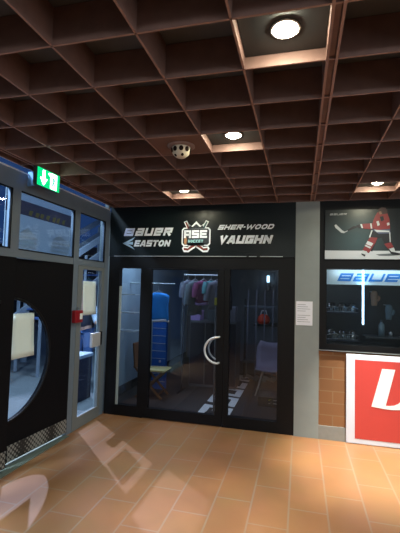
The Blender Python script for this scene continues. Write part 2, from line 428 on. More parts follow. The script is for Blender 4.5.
# round hockey badge
cx, cz = -1.243, 2.245
lg = MB()
def fan(pts, lay, mi): lg.prism([(cx+a, cz+b) for a, b in pts], lambda u, v, d: (u, D-.012-lay*.003-d, v), .003, mi)
def rr(x0, x1, z0, z1, c): return [(x0+c,z0),(x1-c,z0),(x1,z0+c),(x1,z1-c),(x1-c,z1),(x0+c,z1),(x0,z1-c),(x0,z0+c)]
fan(rr(-.182, .182, -.115, .112, .025), 0, 0)                       # white body
for sx in (-1, 1):                                                    # blades and shafts, outlined white
    o = lambda L: [(sx*a, b) for a, b in (L if sx > 0 else L[::-1])]
    fan(o([(.0,-.06),(.10,-.13),(.155,-.118),(.175,-.145),(.15,-.19),(.09,-.192),(-.01,-.12)]), 0, 0)
    fan(o([(.03,-.09),(.10,-.145),(.15,-.138),(.15,-.165),(.10,-.172),(.01,-.115)]), 1, 3)
    fan(o([(.07,.10),(.115,.10),(.16,.185),(.12,.20)]), 0, 0)
    fan(o([(.082,.10),(.104,.10),(.144,.178),(.126,.186)]), 1, 3 if sx < 0 else 2)
crown = [(-.13,.10),(-.115,.175),(-.075,.135),(-.045,.185),(-.005,.14),(.005,.14),(.045,.185),(.075,.135),(.115,.175),(.13,.10)]
crown = [(-.12,.10),(-.105,.165),(-.06,.13),(0,.19),(.06,.13),(.105,.165),(.12,.10)]
fan(crown, 0, 0); fan([(a*.8, .10+(b-.10)*.62) for a, b in crown], 1, 1)
fan(rr(-.166, .166, -.10, .098, .02), 1, 1)
fan([(-.125,-.075),(.125,-.075),(.10,-.11),(-.10,-.11)], 1, 1)
f2 = lambda u, v, d: (u, D-.012-.006-d, v)
word(lg, 'QSE', cx-.152, cz-.018, .292, .098, .27, .0, f2, .003, 4, gap=.12)
lg.prism([(cx-.12, cz-.082), (cx+.12, cz-.082), (cx+.128, cz-.032), (cx-.112, cz-.032)], f2, .002, 1)
word(lg, 'HOCKEY', cx-.098, cz-.074, .19, .036, .26, .1, lambda u, v, d: (u, D-.012-.008-d, v), .002, 5, gap=.2)
lg.prism([(cx-.15, cz-.09), (cx-.12, cz-.1), (cx-.105, cz-.05), (cx-.125, cz-.0), (cx-.148, cz-.03)], f2, .002, 6)
lg.build('badge', ['white_letter', 'logo_dark', 'logo_teal', 'logo_red', 'white_letter', 'logo_cyan', 'logo_tan'], sg)['label'] = 'white outlined ASE HOCKEY badge with crossed sticks'

# notice on the pier
nt = MB().box(-.045, .135, D-.016, D-.0125, 1.228, 1.498).build('notice', 'notice_paper'); tag(nt, 'white printed notice taped to the grey concrete pier', 'notice')
q = MB()
for k in range(9):
    if k != 4: q.box(-.03, .06+.05*((k*7) % 3)/2, D-.0168, D-.016, 1.458-k*.024, 1.463-k*.024)
q.build('printed_lines', 'paper_print', nt)

# ------------------------------------------------------------ red board
rb = MB().box(.49, 1.95, D-.035, D-.014, .006, .945).build('advertising_board', 'board_lilac', bevel=.003)
tag(rb, 'large red advertising board with white margin and slanted white letters below the display window', 'advertising board')
fr = lambda lay: (lambda u, v, d: (u, D-.035-lay-d, v))
MB().prism([(.578, .058), (1.86, .058), (1.86, .889), (.578, .889)], fr(0), .002).build('red_field', 'red_board', rb)
V = MB()
V.prism([(.742,.408),(.905,.408),(.935,.46),(1.013,.81),(.850,.81)][0:0] or [(.742,.405),(.880,.405),(.985,.81),(.985,.81)][0:0] or [(.742,.408),(.882,.430),(.975,.81),(.848,.81)], fr(.002), .003)
cur = [(.742,.408),(.86,.402),(.94,.410),(1.00,.432),(1.04,.470),(1.065,.52),(1.15,.81),(1.275,.81),(1.185,.50),(1.14,.44),(1.09,.405)]
outer = [(.742,.408),(.86,.395),(.95,.392),(1.03,.400),(1.10,.425),(1.155,.47),(1.185,.53),(1.265,.81)]
inner = [(.882,.430),(.92,.430),(.965,.440),(1.005,.462),(1.035,.50),(1.05,.54),(1.13,.81)]
for a in range(len(outer)-1):
    b0 = inner[min(max(a-1, 0), 6)]; b1 = inner[min(a, 6)]
    if b0 == b1: V.prism([outer[a], outer[a+1], b1], fr(.002), .003)
    else: V.prism([outer[a], outer[a+1], b1, b0], fr(.002), .003)
V.build('lettering', 'board_white', rb)['label'] = 'thick slanted white letter with a curved foot'

# ------------------------------------------------------------ poster
X0, X1, Z0, Z1 = .262, 1.36, 1.979, 2.53
po = MB().box(X0, X1, D-.016, D-.001, Z0, Z1).build('poster', 'poster'); po.location.x = .60*S
for v in po.data.vertices: v.co.x += ((X0+X1)/2-.60)*S
ORG[po.name] = Vector((.60, ORG[po.name].y, ORG[po.name].z))
tag(po, 'dark poster of a red jersey hockey player shooting, above the display window', 'poster')
pf = lambda lay: (lambda u, v, d: (u, D-.016-lay*.0012-d, v))
MB().prism([(X0, Z0), (X1, Z0), (X1, Z0+.088), (X0, Z0+.095)], pf(0), .001).build('ice_band', 'ice', po)
def PP(a, b):                 # layout grid of the artwork -> metres on the poster
    return (X0+(a-325)*.01028, Z1-.008-(b-210.5+(a-325)*.004)*.01125)
def cc(a, b): return PP(355+a/8.89, 205+b/8.89)
fg = MB()
def shp(pts, mi, lay): fg.prism([cc(a, b) for a, b in pts][::-1], pf(lay), .001, mi)
shp([(180,225),(320,225),(318,330),(350,430),(325,435),(270,350),(240,290),(205,300),(160,410),(125,400),(140,310),(150,250)], 1, 1)   # trousers
shp([(138,285),(205,292),(190,330),(130,425),(75,400),(100,350)], 0, 2)                    # near sock
shp([(118,318),(168,340),(152,365),(103,345)], 2, 3); shp([(100,352),(148,372),(140,385),(92,362)], 2, 3)
shp([(75,400),(115,410),(100,440),(65,425)], 2, 3); shp([(62,425),(100,440),(92,455),(66,438)], 1, 4)
shp([(262,345),(320,330),(345,375),(300,390)], 0, 2); shp([(300,380),(345,375),(360,415),(335,425)], 2, 2)
shp([(320,410),(400,425),(395,440),(330,436)], 1, 3)
shp([(190,435),(330,425),(400,440),(300,448),(220,446)], 4, 1)
shp([(205,70),(290,80),(308,130),(315,210),(300,232),(200,232),(160,205),(165,150),(185,100)], 0, 3)   # jersey body
shp([(165,208),(200,225),(312,215),(318,255),(215,258),(160,222)], 5, 4); shp([(175,222),(308,232),(306,243),(200,243)], 2, 5)
shp([(60,170),(160,165),(185,180),(190,220),(90,212),(65,205)], 0, 4)                       # arm
shp([(52,172),(68,172),(78,208),(64,205)], 2, 5); shp([(140,166),(152,166),(160,212),(146,212)], 2, 5)
shp([(15,185),(52,172),(64,205),(40,208)], 1, 5)                                            # glove
shp([(265,90),(300,110),(312,180),(280,190),(262,150)], 0, 4); shp([(285,165),(305,160),(310,180),(290,188)], 2, 5)
shp([(195,150),(215,145),(225,180),(205,190)], 2, 5); shp([(225,110),(255,105),(262,140),(235,150)], 1, 5)
shp([(212,45),(240,28),(275,32),(290,60),(285,85),(225,88),(210,70)], 6, 5)                 # helmet
shp([(215,66),(235,62),(245,85),(225,90)], 3, 6)
shp([(-8,188),(30,192),(30,198),(-90,245),(-92,240)], 1, 5)                                 # shaft
shp([(-180,180),(-165,172),(-108,225),(-80,240),(-92,250),(-118,246),(-172,200)], 2, 6)      # blade
shp([(-92,240),(-60,226),(-58,231),(-88,246)], 2, 6)
shp([(152,225),(162,228),(140,290),(130,286)], 2, 5); shp([(306,245),(314,245),(318,330),(310,328)], 2, 5)
fg.build('player_figure', ['p_red', 'p_dark', 'p_white', 'p_skin', 'p_grey', 'p_blue', 'p_helmet'], po)['label'] = 'printed hockey player in a red and white jersey'
mb = MB(); word(mb, 'BaueR', PP(330, 215)[0], PP(330, 215)[1], .175, .020, .24, .3, pf(0), .001, gap=.2); mb.build('lettering', 'grey_letter', po)

# ------------------------------------------------------------ display window contents
bn = MB().box(.293, 1.72, D+.115, D+.125, 1.700, 1.866).build('brand_banner', 'banner_white'); tag(bn, 'pale banner with blue BAUER lettering across the top of the display window', 'banner')
mb = MB(); word(mb, 'BaueR', .405, 1.738, .80, .090, .26, .45, front(D+.115), .004, gap=.16); mb.build('lettering', 'banner_blue', bn)['label'] = 'blue BAUER lettering'
tb = empty('tube_lamp', (.675, D+.075, 1.25)); tag(tb, 'upright glowing blue white tube lamp inside the display window', 'lamp')
MB().tube([(.675, D+.075, 1.265), (.675, D+.075, 1.855)], .008, 12).build('tube', 'tube_glow', tb)
MB().tube([(.675, D+.075, 1.25), (.675, D+.075, 1.266)], .014, 12).build('end_cap', 'tube_cap', tb)
MB().tube([(.675, D+.075, 1.854), (.675, D+.075, 1.868)], .014, 12).build('end_cap', 'tube_cap', tb)
struct(MB().box(.206, 1.95, 5.35, 5.40, .9, 2.0).build('wall_1', 'shop_dark'), 'dark back of the display window', 'wall') 
struct(MB().box(.206, 1.9, D+.121, 5.35, .90, .965).build('trim_1', 'shop_dark'), 'dark floor of the display window', 'trim')
def shelf(z, lab):
    s = MB().box(.30, .66, 4.85, 5.16, z-.012, z).build('display_shelf', 'shop_dark'); tag(s, lab, 'shelf', 'shelves in the display window')
    MB().box(.30, .66, 4.845, 4.85, z-.012, z).build('edge', 'navy_cloth', s)
shelf(1.375, 'upper thin dark shelf carrying three helmets'); shelf(1.055, 'lower thin dark shelf carrying three helmets')
def helmet():
    t = empty('hockey_helmet', (0, 0, 0))
    sh = MB(); prof = [(.001, .115), (.03, .112), (.052, .098), (.066, .075), (.072, .045), (.070, .015), (.066, .0)]
    sh.lathe((0, 0, 0), prof, 20, sx=.80, sy=1.1); sh.build('shell', 'helmet_black', t)
    r = MB(); r.tube([(.059*math.cos(a), -.08*abs(math.sin(a))-.0, .045+.02*math.sin(a)) for a in [PI*k/10 for k in range(11)]], .0045, 6)
    r.tube([(.055*math.cos(a), -.078*abs(math.sin(a)), .0+.01*math.sin(a)) for a in [PI*k/10 for k in range(11)]], .003, 6); r.build('brow_rim', 'helmet_cage', t)
    c = MB()
    for k in range(-2, 3): c.tube([(k*.02, -.085+abs(k)*.006, .05), (k*.02, -.09+abs(k)*.006, .02), (k*.018, -.078+abs(k)*.006, .0)], .002, 5)
    c.build('cage', 'tube_cap', t)
    return t
h0 = helmet(); pos = ['left', 'middle', 'right']; first = True
for zi, z in enumerate((1.375, 1.055)):
    for k in range(3):
        o = h0 if first else copy_tree(h0); first = False
        o.location = Vector((.372+k*.118, 4.96, z))*S
        o.rotation_euler.z = (.25, -.1, -.5)[k]+zi*.2
        tag(o, 'black hockey helmet with metal rim, %s one on the %s shelf of the display window' % (pos[k], ('upper', 'lower')[zi]), 'helmet', 'helmets in the display window')
# faint goods to the right of the tube
def bottle(x, y, z, h, r, m, lab):
    b = MB().lathe((x, y, z), [(0.0005, 0), (r, 0), (r, h*.7), (r*.4, h*.85), (r*.4, h*.93)], 14).build('water_bottle', m); tag(b, lab, 'bottle')
    MB().lathe((x, y, z), [(r*.45, h*.9), (r*.45, h), (.0005, h)], 14).build('cap', 'shop_dark', b)
st = MB().box(.74, 1.7, 4.86, 5.16, 1.093, 1.105).build('display_shelf', 'shop_dark'); tag(st, 'long thin dark shelf right of the upright tube lamp', 'shelf', 'shelves in the display window')
bottle(.93, 5.0, 1.105, .19, .034, 'slate_cloth', 'slate grey bottle on the shelf right of the tube lamp')
bottle(1.02, 4.95, 1.105, .07, .02, 'helmet_cage', 'small grey bottle right of the taller slate bottle')
def mitt(x, z, m, lab):
    g = MB(); g.loft([[(x+.042*w*math.cos(a), 5.05+.03*w*math.sin(a), z+k) for a in [2*PI*i/12 for i in range(12)]] for k, w in ((0, .7), (.03, .85), (.06, .8), (.1, 1), (.15, .95), (.18, .5))])
    o = g.build('hockey_glove', m); tag(o, lab, 'glove')
    MB().tube([(x+.035, 5.04, z+.06), (x+.052, 5.03, z+.09), (x+.05, 5.03, z+.12)], [.016, .017, .01], 8).build('thumb', m, o)
    MB().box(x-.004, x+.004, 5.05, 5.345, z+.165, z+.172).build('hook', 'tube_cap', o)
mitt(.86, 1.46, 'chair_back_wood', 'brown glove hanging at the back of the display window')
mitt(1.02, 1.30, 'slate_cloth', 'slate glove hanging lower at the back of the display window')

# ------------------------------------------------------------ left glass wall  (plane x = LX)
tw = .05
def lf(x): return lambda u, v, d: (x+d, u, v)
fr_ = MB()
y0, y1 = 1.0, 4.56
for a, b, z0, z1 in ((y0, y1, 1.842, 1.91), (y0, y1, 2.44, 2.60)): fr_.box(LX-tw, LX, a, b, z0, z1)
for a, b in ((2.80, 2.90), (3.765, 3.865), (4.46, 4.56)): fr_.box(LX-tw, LX+.004, a, b, 1.91 if a < 3 else 0, 2.44)
fr_.box(LX-tw, LX+.004, 1.0, 1.08, 0, 2.44)
wf = struct(fr_.build('window_3', 'aluminium'), 'grey metal framed glass wall on the left', 'window')
for a, b, z0, z1 in ((1.08, 2.80, 1.91, 2.44), (2.90, 3.765, 1.91, 2.44), (3.865, 4.46, 1.91, 2.44)):
    MB().box(LX-.03, LX-.022, a, b, z0, z1).build('pane', 'window_glass', wf)
gk = MB()
for a, b, z0, z1 in ((2.90, 3.765, 1.91, 2.44), (3.865, 4.46, 1.91, 2.44), (1.08, 2.80, 1.91, 2.44)):
    gk.box(LX-.012, LX+.002, a, b, z0, z0+.012); gk.box(LX-.012, LX+.002, a, b, z1-.012, z1); gk.box(LX-.012, LX+.002, b-.016, b, z0, z1)
gk.build('gasket', 'black_paint', wf)
# clerestory strip under the ceiling boards
w4 = struct(MB().box(LX-.05, LX, 1.0, D, 2.78, 2.85).box(LX-.05, LX+.0, 1.0, 1.04, 2.6, 2.78).box(LX-.05, LX, D-.04, D, 2.6, 2.78).build('window_4', 'aluminium_dark'), 'narrow clerestory window under the ceiling', 'window')
MB().box(LX-.03, LX-.022, 1.04, D-.04, 2.6, 2.78).build('pane', 'clear_glass', w4)
MB().tube([(LX+.008, 1.0, 2.606), (LX+.008, D-.02, 2.606)], .007, 8).build('rail', 'trim_white', w4)
struct(MB().box(LX-.1, LX, YB, 1.0, 0, 2.85).build('wall_left', 'concrete'), 'grey wall left of the glass doors', 'wall')
# side door (narrow glazed)
sd = MB()
sd.box(LX-.035, LX+.008, 3.866, 3.96, .0, 1.838); sd.box(LX-.035, LX+.008, 4.40, 4.458, .0, 1.838)
sd.box(LX-.035, LX+.008, 3.96, 4.40, .0, .125); sd.box(LX-.035, LX+.008, 3.96, 4.40, 1.80, 1.838)
d2 = struct(sd.build('door_2', 'aluminium_dark'), 'narrow glazed door with grey metal frame', 'door')
MB().box(LX-.02, LX-.012, 3.96, 4.40, .125, 1.80).build('pane', 'window_glass', d2)
MB().box(LX+.008, LX+.045, 4.17, 4.36, .88, 1.045).build('lock_case', 'steel', d2, bevel=.006)
MB().box(LX+.008, LX+.035, 4.375, 4.42, .885, 1.05).build('lock_plate', 'black_paint', d2, bevel=.004)
MB().box(LX-.005, LX+.009, 3.96, 4.42, .125, .134).build('glazing_bead', 'seam_metal', d2)
# black door leaves with half round windows; the right leaf stands slightly open
TH = math.radians(5)
def plane(hx, hy, th): return lambda u, v, off: (hx-math.sin(th)*u+math.cos(th)*off, hy-math.cos(th)*u-math.sin(th)*off, v)
def leaf(fn, w, c, cz, rad, sgn):
    """slab 0..w wide with a half round opening of centre c; sgn=-1 bulges towards u=0, +1 towards u=w"""
    n = 32; m = MB(); za, zb = .035, 1.84
    arc = [(c+sgn*rad*math.cos(a), cz+rad*math.sin(a)) for a in [-PI/2+PI*k/n for k in range(n+1)]]
    def pr(p): m.prism(p, lambda u, v, d: fn(u, v, -d), .04)
    def rect(a, b): pr([(a, za), (b, za), (b, zb), (a, zb)])
    for (ua, va), (ub, vb) in zip(arc, arc[1:]):
        if (va+vb)/2 < cz: pr([(ua, za), (ub, za), (ub, vb), (ua, va)])
        else: pr([(ua, va), (ub, vb), (ub, zb), (ua, zb)])
    far = c+sgn*rad
    if sgn < 0: rect(0, far); rect(c, w)
    else: rect(0, c); rect(far, w)
    return m, arc
def door_leaf(name, label, fn, w, c, rad, sgn):
    m, arc = leaf(fn, w, c, .935, rad, sgn)
    d = struct(m.build(name, 'black_door'), label, 'door')
    gp = MB(); gp.prism(arc, lambda u, v, d: fn(u, v, -.022-d), .006); gp.build('pane', 'window_glass', d)
    rg = MB(); rg.tube([fn(u, v, .002) for u, v in arc], .012, 8); rg.build('window_rim', 'black_paint', d)
    return d
f3 = plane(-2.41, 3.762, TH)
d3 = door_leaf('door_3', 'black door leaf with half round window and metal kick plate', f3, .90, .868, .545, -1)
MB().prism([(.012, .04), (.80, .04), (.80, .182), (.012, .182)], lambda u, v, d: f3(u, v, d), .006).build('kick_plate', 'perf', d3)
hd = MB(); hd.tube([f3(.83, 1.55, -.03), f3(.83, 1.53, -.08), f3(.84, 1.2, -.09), f3(.84, .9, -.09), f3(.83, .84, -.08), f3(.83, .82, -.03)], .013, 8); hd.build('door_handle', 'steel', d3)
f4 = plane(-2.425, 2.892, 0)
d4 = door_leaf('door_4', 'black door leaf at the edge with mirrored half round window', f4, .92, .16, .52, 1)
MB().prism([(.012, .04), (.90, .04), (.90, .182), (.012, .182)], lambda u, v, d: f4(u, v, d), .006).build('kick_plate', 'perf', d4)
struct(MB().box(-2.53, -2.375, 1.10, 3.765, 0, .006).build('trim_4', 'threshold'), 'grey green threshold below the black doors', 'threshold')

# sheets of paper, red box
def sheet(name, ya, yb, za, zb, x, lab, curl=.012):
    m = MB(); n = 6; rows = []
    for i in range(n+1):
        f = i/n
        rows.append([(x+curl*(1-f)**2*(.5+.5*g), ya+(yb-ya)*g+.012*(1-f), za+(zb-za)*f) for g in (0, .25, .5, .75, 1)])
    vs = [v for r_ in rows for v in r_]; fs = [(i*5+k, i*5+k+1, (i+1)*5+k+1, (i+1)*5+k) for i in range(n) for k in range(4)]
    m.add(vs, fs, 0, True); o = m.build(name, 'paper'); s_ = o.modifiers.new('solid', 'SOLIDIFY'); s_.thickness = .0012
    tag(o, lab, 'paper', 'paper sheets on the glass'); return o
po3 = sheet('paper_sheet', 2.93, 3.225, .935, 1.34, LX-.05, 'white blank sheet of paper taped over the half round window of the black door')
sheet('paper_sheet', 3.995, 4.285, 1.268, 1.665, LX-.006, 'white blank sheet of paper taped on the narrow glazed door, near the red box')
ab = MB().box(LX+.006, LX+.05, 3.775, 3.93, 1.20, 1.335).build('alarm_box', 'alarm_red', bevel=.006); tag(ab, 'small red alarm box mounted on the grey post beside the paper sheet', 'alarm box')
q = MB(); q.box(LX+.05, LX+.053, 3.865, 3.915, 1.235, 1.30); q.build('emblem', 'paper', ab)
q = MB(); q.tube([(LX+.02, 3.87, 1.335), (LX+.02, 3.87, 1.37)], .012, 8); q.build('top_pin', 'aluminium', ab)

# exit sign
ex = empty('exit_sign', (-2.25, 3.0, 2.46)); tag(ex, 'glowing green exit sign with white arrow and running man, hanging beside the glass wall', 'sign')
MB().box(-2.245, -2.206, 2.822, 3.146, 2.466, 2.632).build('housing', 'exit_body', ex, bevel=.003)
MB().box(-2.206, -2.202, 2.828, 3.14, 2.471, 2.628).build('green_face', 'exit_green', ex)
pic = MB(); fx = lambda u, v, d: (-2.202+d, u, v)
pic.prism([(2.895, 2.615), (2.925, 2.615), (2.925, 2.545), (2.958, 2.545), (2.91, 2.482), (2.862, 2.545), (2.895, 2.545)], fx, .003)      # arrow pointing down
pic.prism([(3.005, 2.478), (3.095, 2.478), (3.095, 2.618), (3.005, 2.618)], fx, .003)
pic.prism([(2.97,2.60),(3.0,2.585),(3.0,2.60),(2.985,2.615)], fx, .003)
pic.build('pictogram', 'exit_white', ex)
man = MB(); g3 = lambda u, v, d: (-2.199+d, u, v)
man.prism([(3.045+.012*math.cos(2*PI*k/10), 2.60+.012*math.sin(2*PI*k/10)) for k in range(10)], g3, .002)
man.prism([(3.03,2.585),(3.055,2.582),(3.06,2.54),(3.04,2.535)], g3, .002); man.prism([(3.04,2.54),(3.06,2.54),(3.085,2.49),(3.07,2.487)], g3, .002)
man.prism([(3.04,2.54),(3.055,2.54),(3.03,2.50),(3.012,2.505)], g3, .002); man.prism([(3.05,2.58),(3.08,2.555),(3.075,2.548),(3.045,2.568)], g3, .002)
man.build('running_man', 'exit_green', ex)
MB().prism([(LX, 2.632), (LX, 2.50), (-2.30, 2.51), (-2.375, 2.632)], lambda u, v, d: (u, 2.975+d, v), .012).build('bracket', 'bracket_blue', ex)
MB().box(LX, -2.24, 2.99, 3.01, 2.60, 2.63).build('arm', 'exit_body', ex)

# ------------------------------------------------------------ ceiling lamps and dome
LAMPS = [(2, 1, 1), (1, 4, 0), (-1, 8, 0), (4, 8, 0)]
names = ['largest round white downlight nearest the viewer, at the top of the photo', 'round white downlight in the middle of the ceiling, next nearest', 'small round downlight far back above the shop sign', 'small round downlight far back above the poster']
def cell(i, j): return GX0+PX*(i+.5), GY0+PY*(j+.5)
def make_lamp(i, j, label, show=True):
    cx, cy = cell(i, j); t = empty('ceiling_light', (cx, cy, CZ+.055)); tag(t, label, 'lamp', 'round ceiling downlights')
    hx, hy = PX/2-.0085, PY/2-.0085
    if i in (2, 3): hx -= .02
    o = .0 
    MB().box(cx-PX/2+.009+(.02 if i == 3 else 0), cx+PX/2-.009-(.02 if i == 2 else 0), cy-hy, cy+hy, CZ+.055, CZ+.065).build('mounting_plate', 'lamp_plate', t)
    MB().lathe((cx, cy, CZ+.055), [(.052, 0), (.060, -.002), (.062, -.007), (.055, -.009), (.050, -.006)], 28).build('trim_ring', 'trim_white', t)
    MB().lathe((cx, cy, CZ+.055), [(.0005, -.026), (.02, -.024), (.038, -.017), (.050, -.006)], 28).build('diffuser', 'lamp_glow', t)
    bare_light(cx, cy, 26)
    bare_light(cx, cy, {1: 230, 4: 290, 8: 4}[j] if i != 4 else 1150, 50, (1, .98, .84))
    return t
def bare_light(cx, cy, en=55, cone=150, col=(.95, 1, .97)):
    L = bpy.data.lights.new('downlight', 'SPOT'); L.energy = en; L.spot_size = math.radians(cone); L.spot_blend = 1; L.color = col; L.shadow_soft_size = .03
    lo = bpy.data.objects.new('downlight', L); C.objects.link(lo); lo.location = Vector((cx, cy, CZ-.012))*S
for k, (i, j, w) in enumerate(LAMPS):
    make_lamp(i, j, names[k])
# more downlights of the hall, further right and behind the viewer
for i, j in ((7, 5), (8, 8), (5, -2), (4, 1)):
    cx, cy = cell(i, j); bare_light(cx, cy)
cx, cy = cell(0, 4); cx2, cy2 = -.848, 2.63
pl = struct(MB().box(GX0+.009, GX0+PX-.009, GY0+PY*4+.009, GY0+PY*5-.009, CZ+.002, CZ+.014).build('trim_2', 'coffer_plate'), 'brown plate closing one ceiling coffer', 'ceiling panel')
dm = empty('ceiling_dome', (cx2, cy2, CZ-.1)); tag(dm, 'white dome with dark round openings mounted on the brown ceiling plate', 'dome')
MB().lathe((cx2, cy2, CZ), [(.0005, .002), (.098, .002), (.100, -.005), (.09, -.011), (.065, -.013), (.0005, -.013)], 36).build('flange', 'dome_flange', dm)
MB().lathe((cx2, cy2, CZ-.013), [(.067, 0), (.068, -.015)]+[(.068*math.cos(a), -.015-.064*math.sin(a)) for a in [PI/2*k/10 for k in range(1, 11)]], 36).build('dome_shell', 'dome_white', dm)
def hole(az, el, r):
    m = MB(); c0 = Vector((cx2, cy2, CZ-.028)); d = Vector((math.cos(az)*math.cos(el)*.0685, math.sin(az)*math.cos(el)*.0685, -math.sin(el)*.0645))
    n = d.normalized(); x = n.cross(Vector((0, 0, 1))).normalized(); y = n.cross(x); k = 14
    rim = [c0+d+n*.0015+x*r*math.cos(2*PI*i/k)+y*r*1.15*math.sin(2*PI*i/k) for i in range(k)]
    inn = [c0+d*.93+x*r*math.cos(2*PI*i/k)*.9+y*r*math.sin(2*PI*i/k) for i in range(k)]
    m.add(rim+inn, [(i, (i+1) % k, (i+1) % k+k, i+k) for i in range(k)]+[list(range(k))], 0); m.build('opening', 'hole_dark', dm)
for az in (-150, -112, -72, -34, 10, 55, 100, 145): hole(math.radians(az), math.radians(8), .016)
for az in (-130, -60, 30, 120): hole(math.radians(az), math.radians(48), .010)

# ------------------------------------------------------------ shop interior
SX0, SX1, SY1 = -2.60, 2.9, 8.9
struct(MB().box(SX0, SX1, D+.08, SY1, -.12, -.002).build('floor', 'shop_floor', origin=(0, 0, 0)), 'dark floor inside the shop', 'floor')
struct(MB().box(SX0-.06, SX0, 4.9, SY1, 0, 2.5).build('wall_left', 'shop_wall_pale'), 'pale blue wall on the left inside the shop', 'wall')
struct(MB().box(SX0, SX0+.015, 4.9, SY1, 0, .13).build('baseboard_left', 'shop_dark'), 'dark skirting along the pale shop wall', 'baseboard')
struct(MB().box(SX0, SX1, SY1, SY1+.06, 0, 2.5).build('wall_back', 'shop_wall'), 'dark back wall of the shop', 'wall')
struct(MB().box(SX1, SX1+.06, D+.12, SY1, 0, 2.5).build('wall_right', 'shop_wall'), 'dark right wall of the shop', 'wall')
struct(MB().box(SX0, SX1, D+.12, SY1, 2.5, 2.55).build('ceiling', 'shop_dark'), 'dark ceiling inside the shop', 'ceiling')
struct(MB().box(-2.585, -2.455, 4.62, 4.82, 0, 2.60).build('trim_3', 'pale_column'), 'pale column outside the glass at the shop corner', 'column')

# glass shelf unit
su = empty('shelf_unit', (-2.4, 5.3, 0)); tag(su, 'glass shelf unit with bright shelf edges behind the narrow left shop pane', 'shelf unit')
for z in (.985, 1.245, 1.50): MB().box(-2.59, -2.22, 5.0, 5.27, z, z+.008).box(-2.59, -2.22, 4.992, 5.0, z-.002, z+.010).build('shelf', 'shelf_edge', su)
MB().box(-2.594, -2.575, 5.0, 5.02, 0, 1.75).box(-2.235, -2.215, 5.25, 5.27, 0, 1.75).box(-2.594, -2.575, 5.25, 5.27, 0, 1.75).build('upright', 'shop_dark', su)
# blue slat display
bs = MB().box(-2.30, -2.07, 5.92, 6.0, 0, 1.13).build('slat_panel', 'blue_slat'); tag(bs, 'narrow blue slatted display panel behind the folding chair', 'display panel')
q = MB()
for k in range(9): q.box(-2.30, -2.07, 5.915, 5.92, .12+k*.12, .126+k*.12)
q.build('slat_line', 'shelf_edge', bs)
q = MB(); q.lathe((-2.155, 5.90, .44), [(.0005, -.02), (.014, -.014), (.02, 0), (.014, .014), (.0005, .02)], 12); q.build('knob', 'white_cloth', bs)

def garment(name, x, y, z0, z1, w, m, hem, lab, cat='jersey', group='clothes hanging inside the shop', rz=0, sleeves=True, seed=0, hang=.10):
    rnd = random.Random(seed); rings = []; n = 28; H = z1-z0
    prof = [(0, 1.0), (.15, .98), (.4, .93), (.6, .92), (.78, .97), (.88, 1.0), (.94, .86), (.985, .5), (1.0, .28)]
    ph = [rnd.uniform(0, 6) for _ in range(3)]
    c, s_ = math.cos(rz), math.sin(rz)
    for f, k in prof:
        ring = []
        for i in range(n):
            a = 2*PI*i/n
            ux = math.cos(a)*w/2*k; uy = math.sin(a)*.045*(.6+.4*k)+.012*math.sin(5*a+ph[0]+2*f)*(1-f)
            ring.append((x+ux*c-uy*s_, y+ux*s_+uy*c, z0+H*f+.01*math.sin(3*a+ph[1])*(1-f)))
        rings.append(ring)
    mb = MB().loft(rings); o = mb.build(name, m); tag(o, lab, cat, group)
    if hem:
        r2 = [[(px+(px-x)*.02, py+(py-y)*.06, pz+dz) for px, py, pz in rings[0]] for dz in (-.001, .035)]
        MB().loft(r2).build('hem', hem, o)
    if sleeves:
        for sd_ in (-1, 1):
            p = [(x+sd_*w*.42*c, y+sd_*w*.42*s_, z0+H*.86), (x+sd_*w*.55*c, y+sd_*w*.55*s_, z0+H*.62), (x+sd_*w*.58*c, y+sd_*w*.58*s_-.01, z0+H*.3)]
            MB().tube(p, [.055, .05, .042], 12).build('sleeve', m, o)
    MB().tube([(x-w*.25*c, y-w*.25*s_, z1-.01), (x, y, z1+.03), (x+w*.25*c, y+w*.25*s_, z1-.01)], .006, 6).tube([(x, y, z1+.03), (x, y, z1+hang)], .004, 6).build('hanger', 'tube_cap', o)
    return o
garment('jersey', -2.12, 5.66, 1.09, 1.535, .36, 'blue_cloth', 'white_cloth', 'bright blue jersey with white hem hanging above the folding chair', sleeves=False, hang=.13)
MB_r = MB().tube([(-2.55, 5.66, 1.675), (-1.86, 5.66, 1.675)], .009, 8).tube([(-2.55, 5.66, 1.675), (-2.6, 5.66, 1.675)], .015, 8)
tag(MB_r.build('hanging_rail', 'shelf_edge'), 'short metal rail holding the blue jersey', 'rail')
rk = empty('clothes_rack', (-1.5, 5.95, 0)); tag(rk, 'metal clothes rack carrying grey and purple garments behind the shop door', 'clothes rack')
MB().tube([(-1.80, 5.95, 1.83), (-1.08, 5.95, 1.83)], .011, 8).build('rail', 'shelf_edge', rk)
for xx in (-1.80, -1.08):
    MB().tube([(xx, 5.95, .02), (xx, 5.95, 1.83)], .011, 8).build('post', 'shop_dark', rk); MB().tube([(xx, 5.75, .015), (xx, 6.15, .015)], .012, 8).build('foot', 'shop_dark', rk)
GM = [(-1.73, 1.35, 'grey_cloth', 'slate grey garment at the left end of the clothes rack', 1.2, .28), (-1.62, 1.20, 'slate_cloth', 'long bluish slate garment, second from the left on the rack', 1.0, .30),
      (-1.48, 1.36, 'magenta_cloth', 'dark magenta garment in the middle of the rack', .9, .30), (-1.36, 1.45, 'teal_cloth', 'teal patterned garment right of the magenta one', 1.1, .26),
      (-1.25, 1.30, 'grey_cloth', 'large grey garment near the right end of the rack', .7, .34), (-1.15, 1.10, 'navy_cloth', 'dark navy garment at the right end of the rack', 1.2, .30)]
for k, (x, z0, m_, lab, rz, w) in enumerate(GM):
    garment('jersey', x, 5.95, z0, 1.74, w, m_, 'lilac_cloth' if m_ == 'magenta_cloth' else None, lab, rz=rz, seed=k, hang=.09)
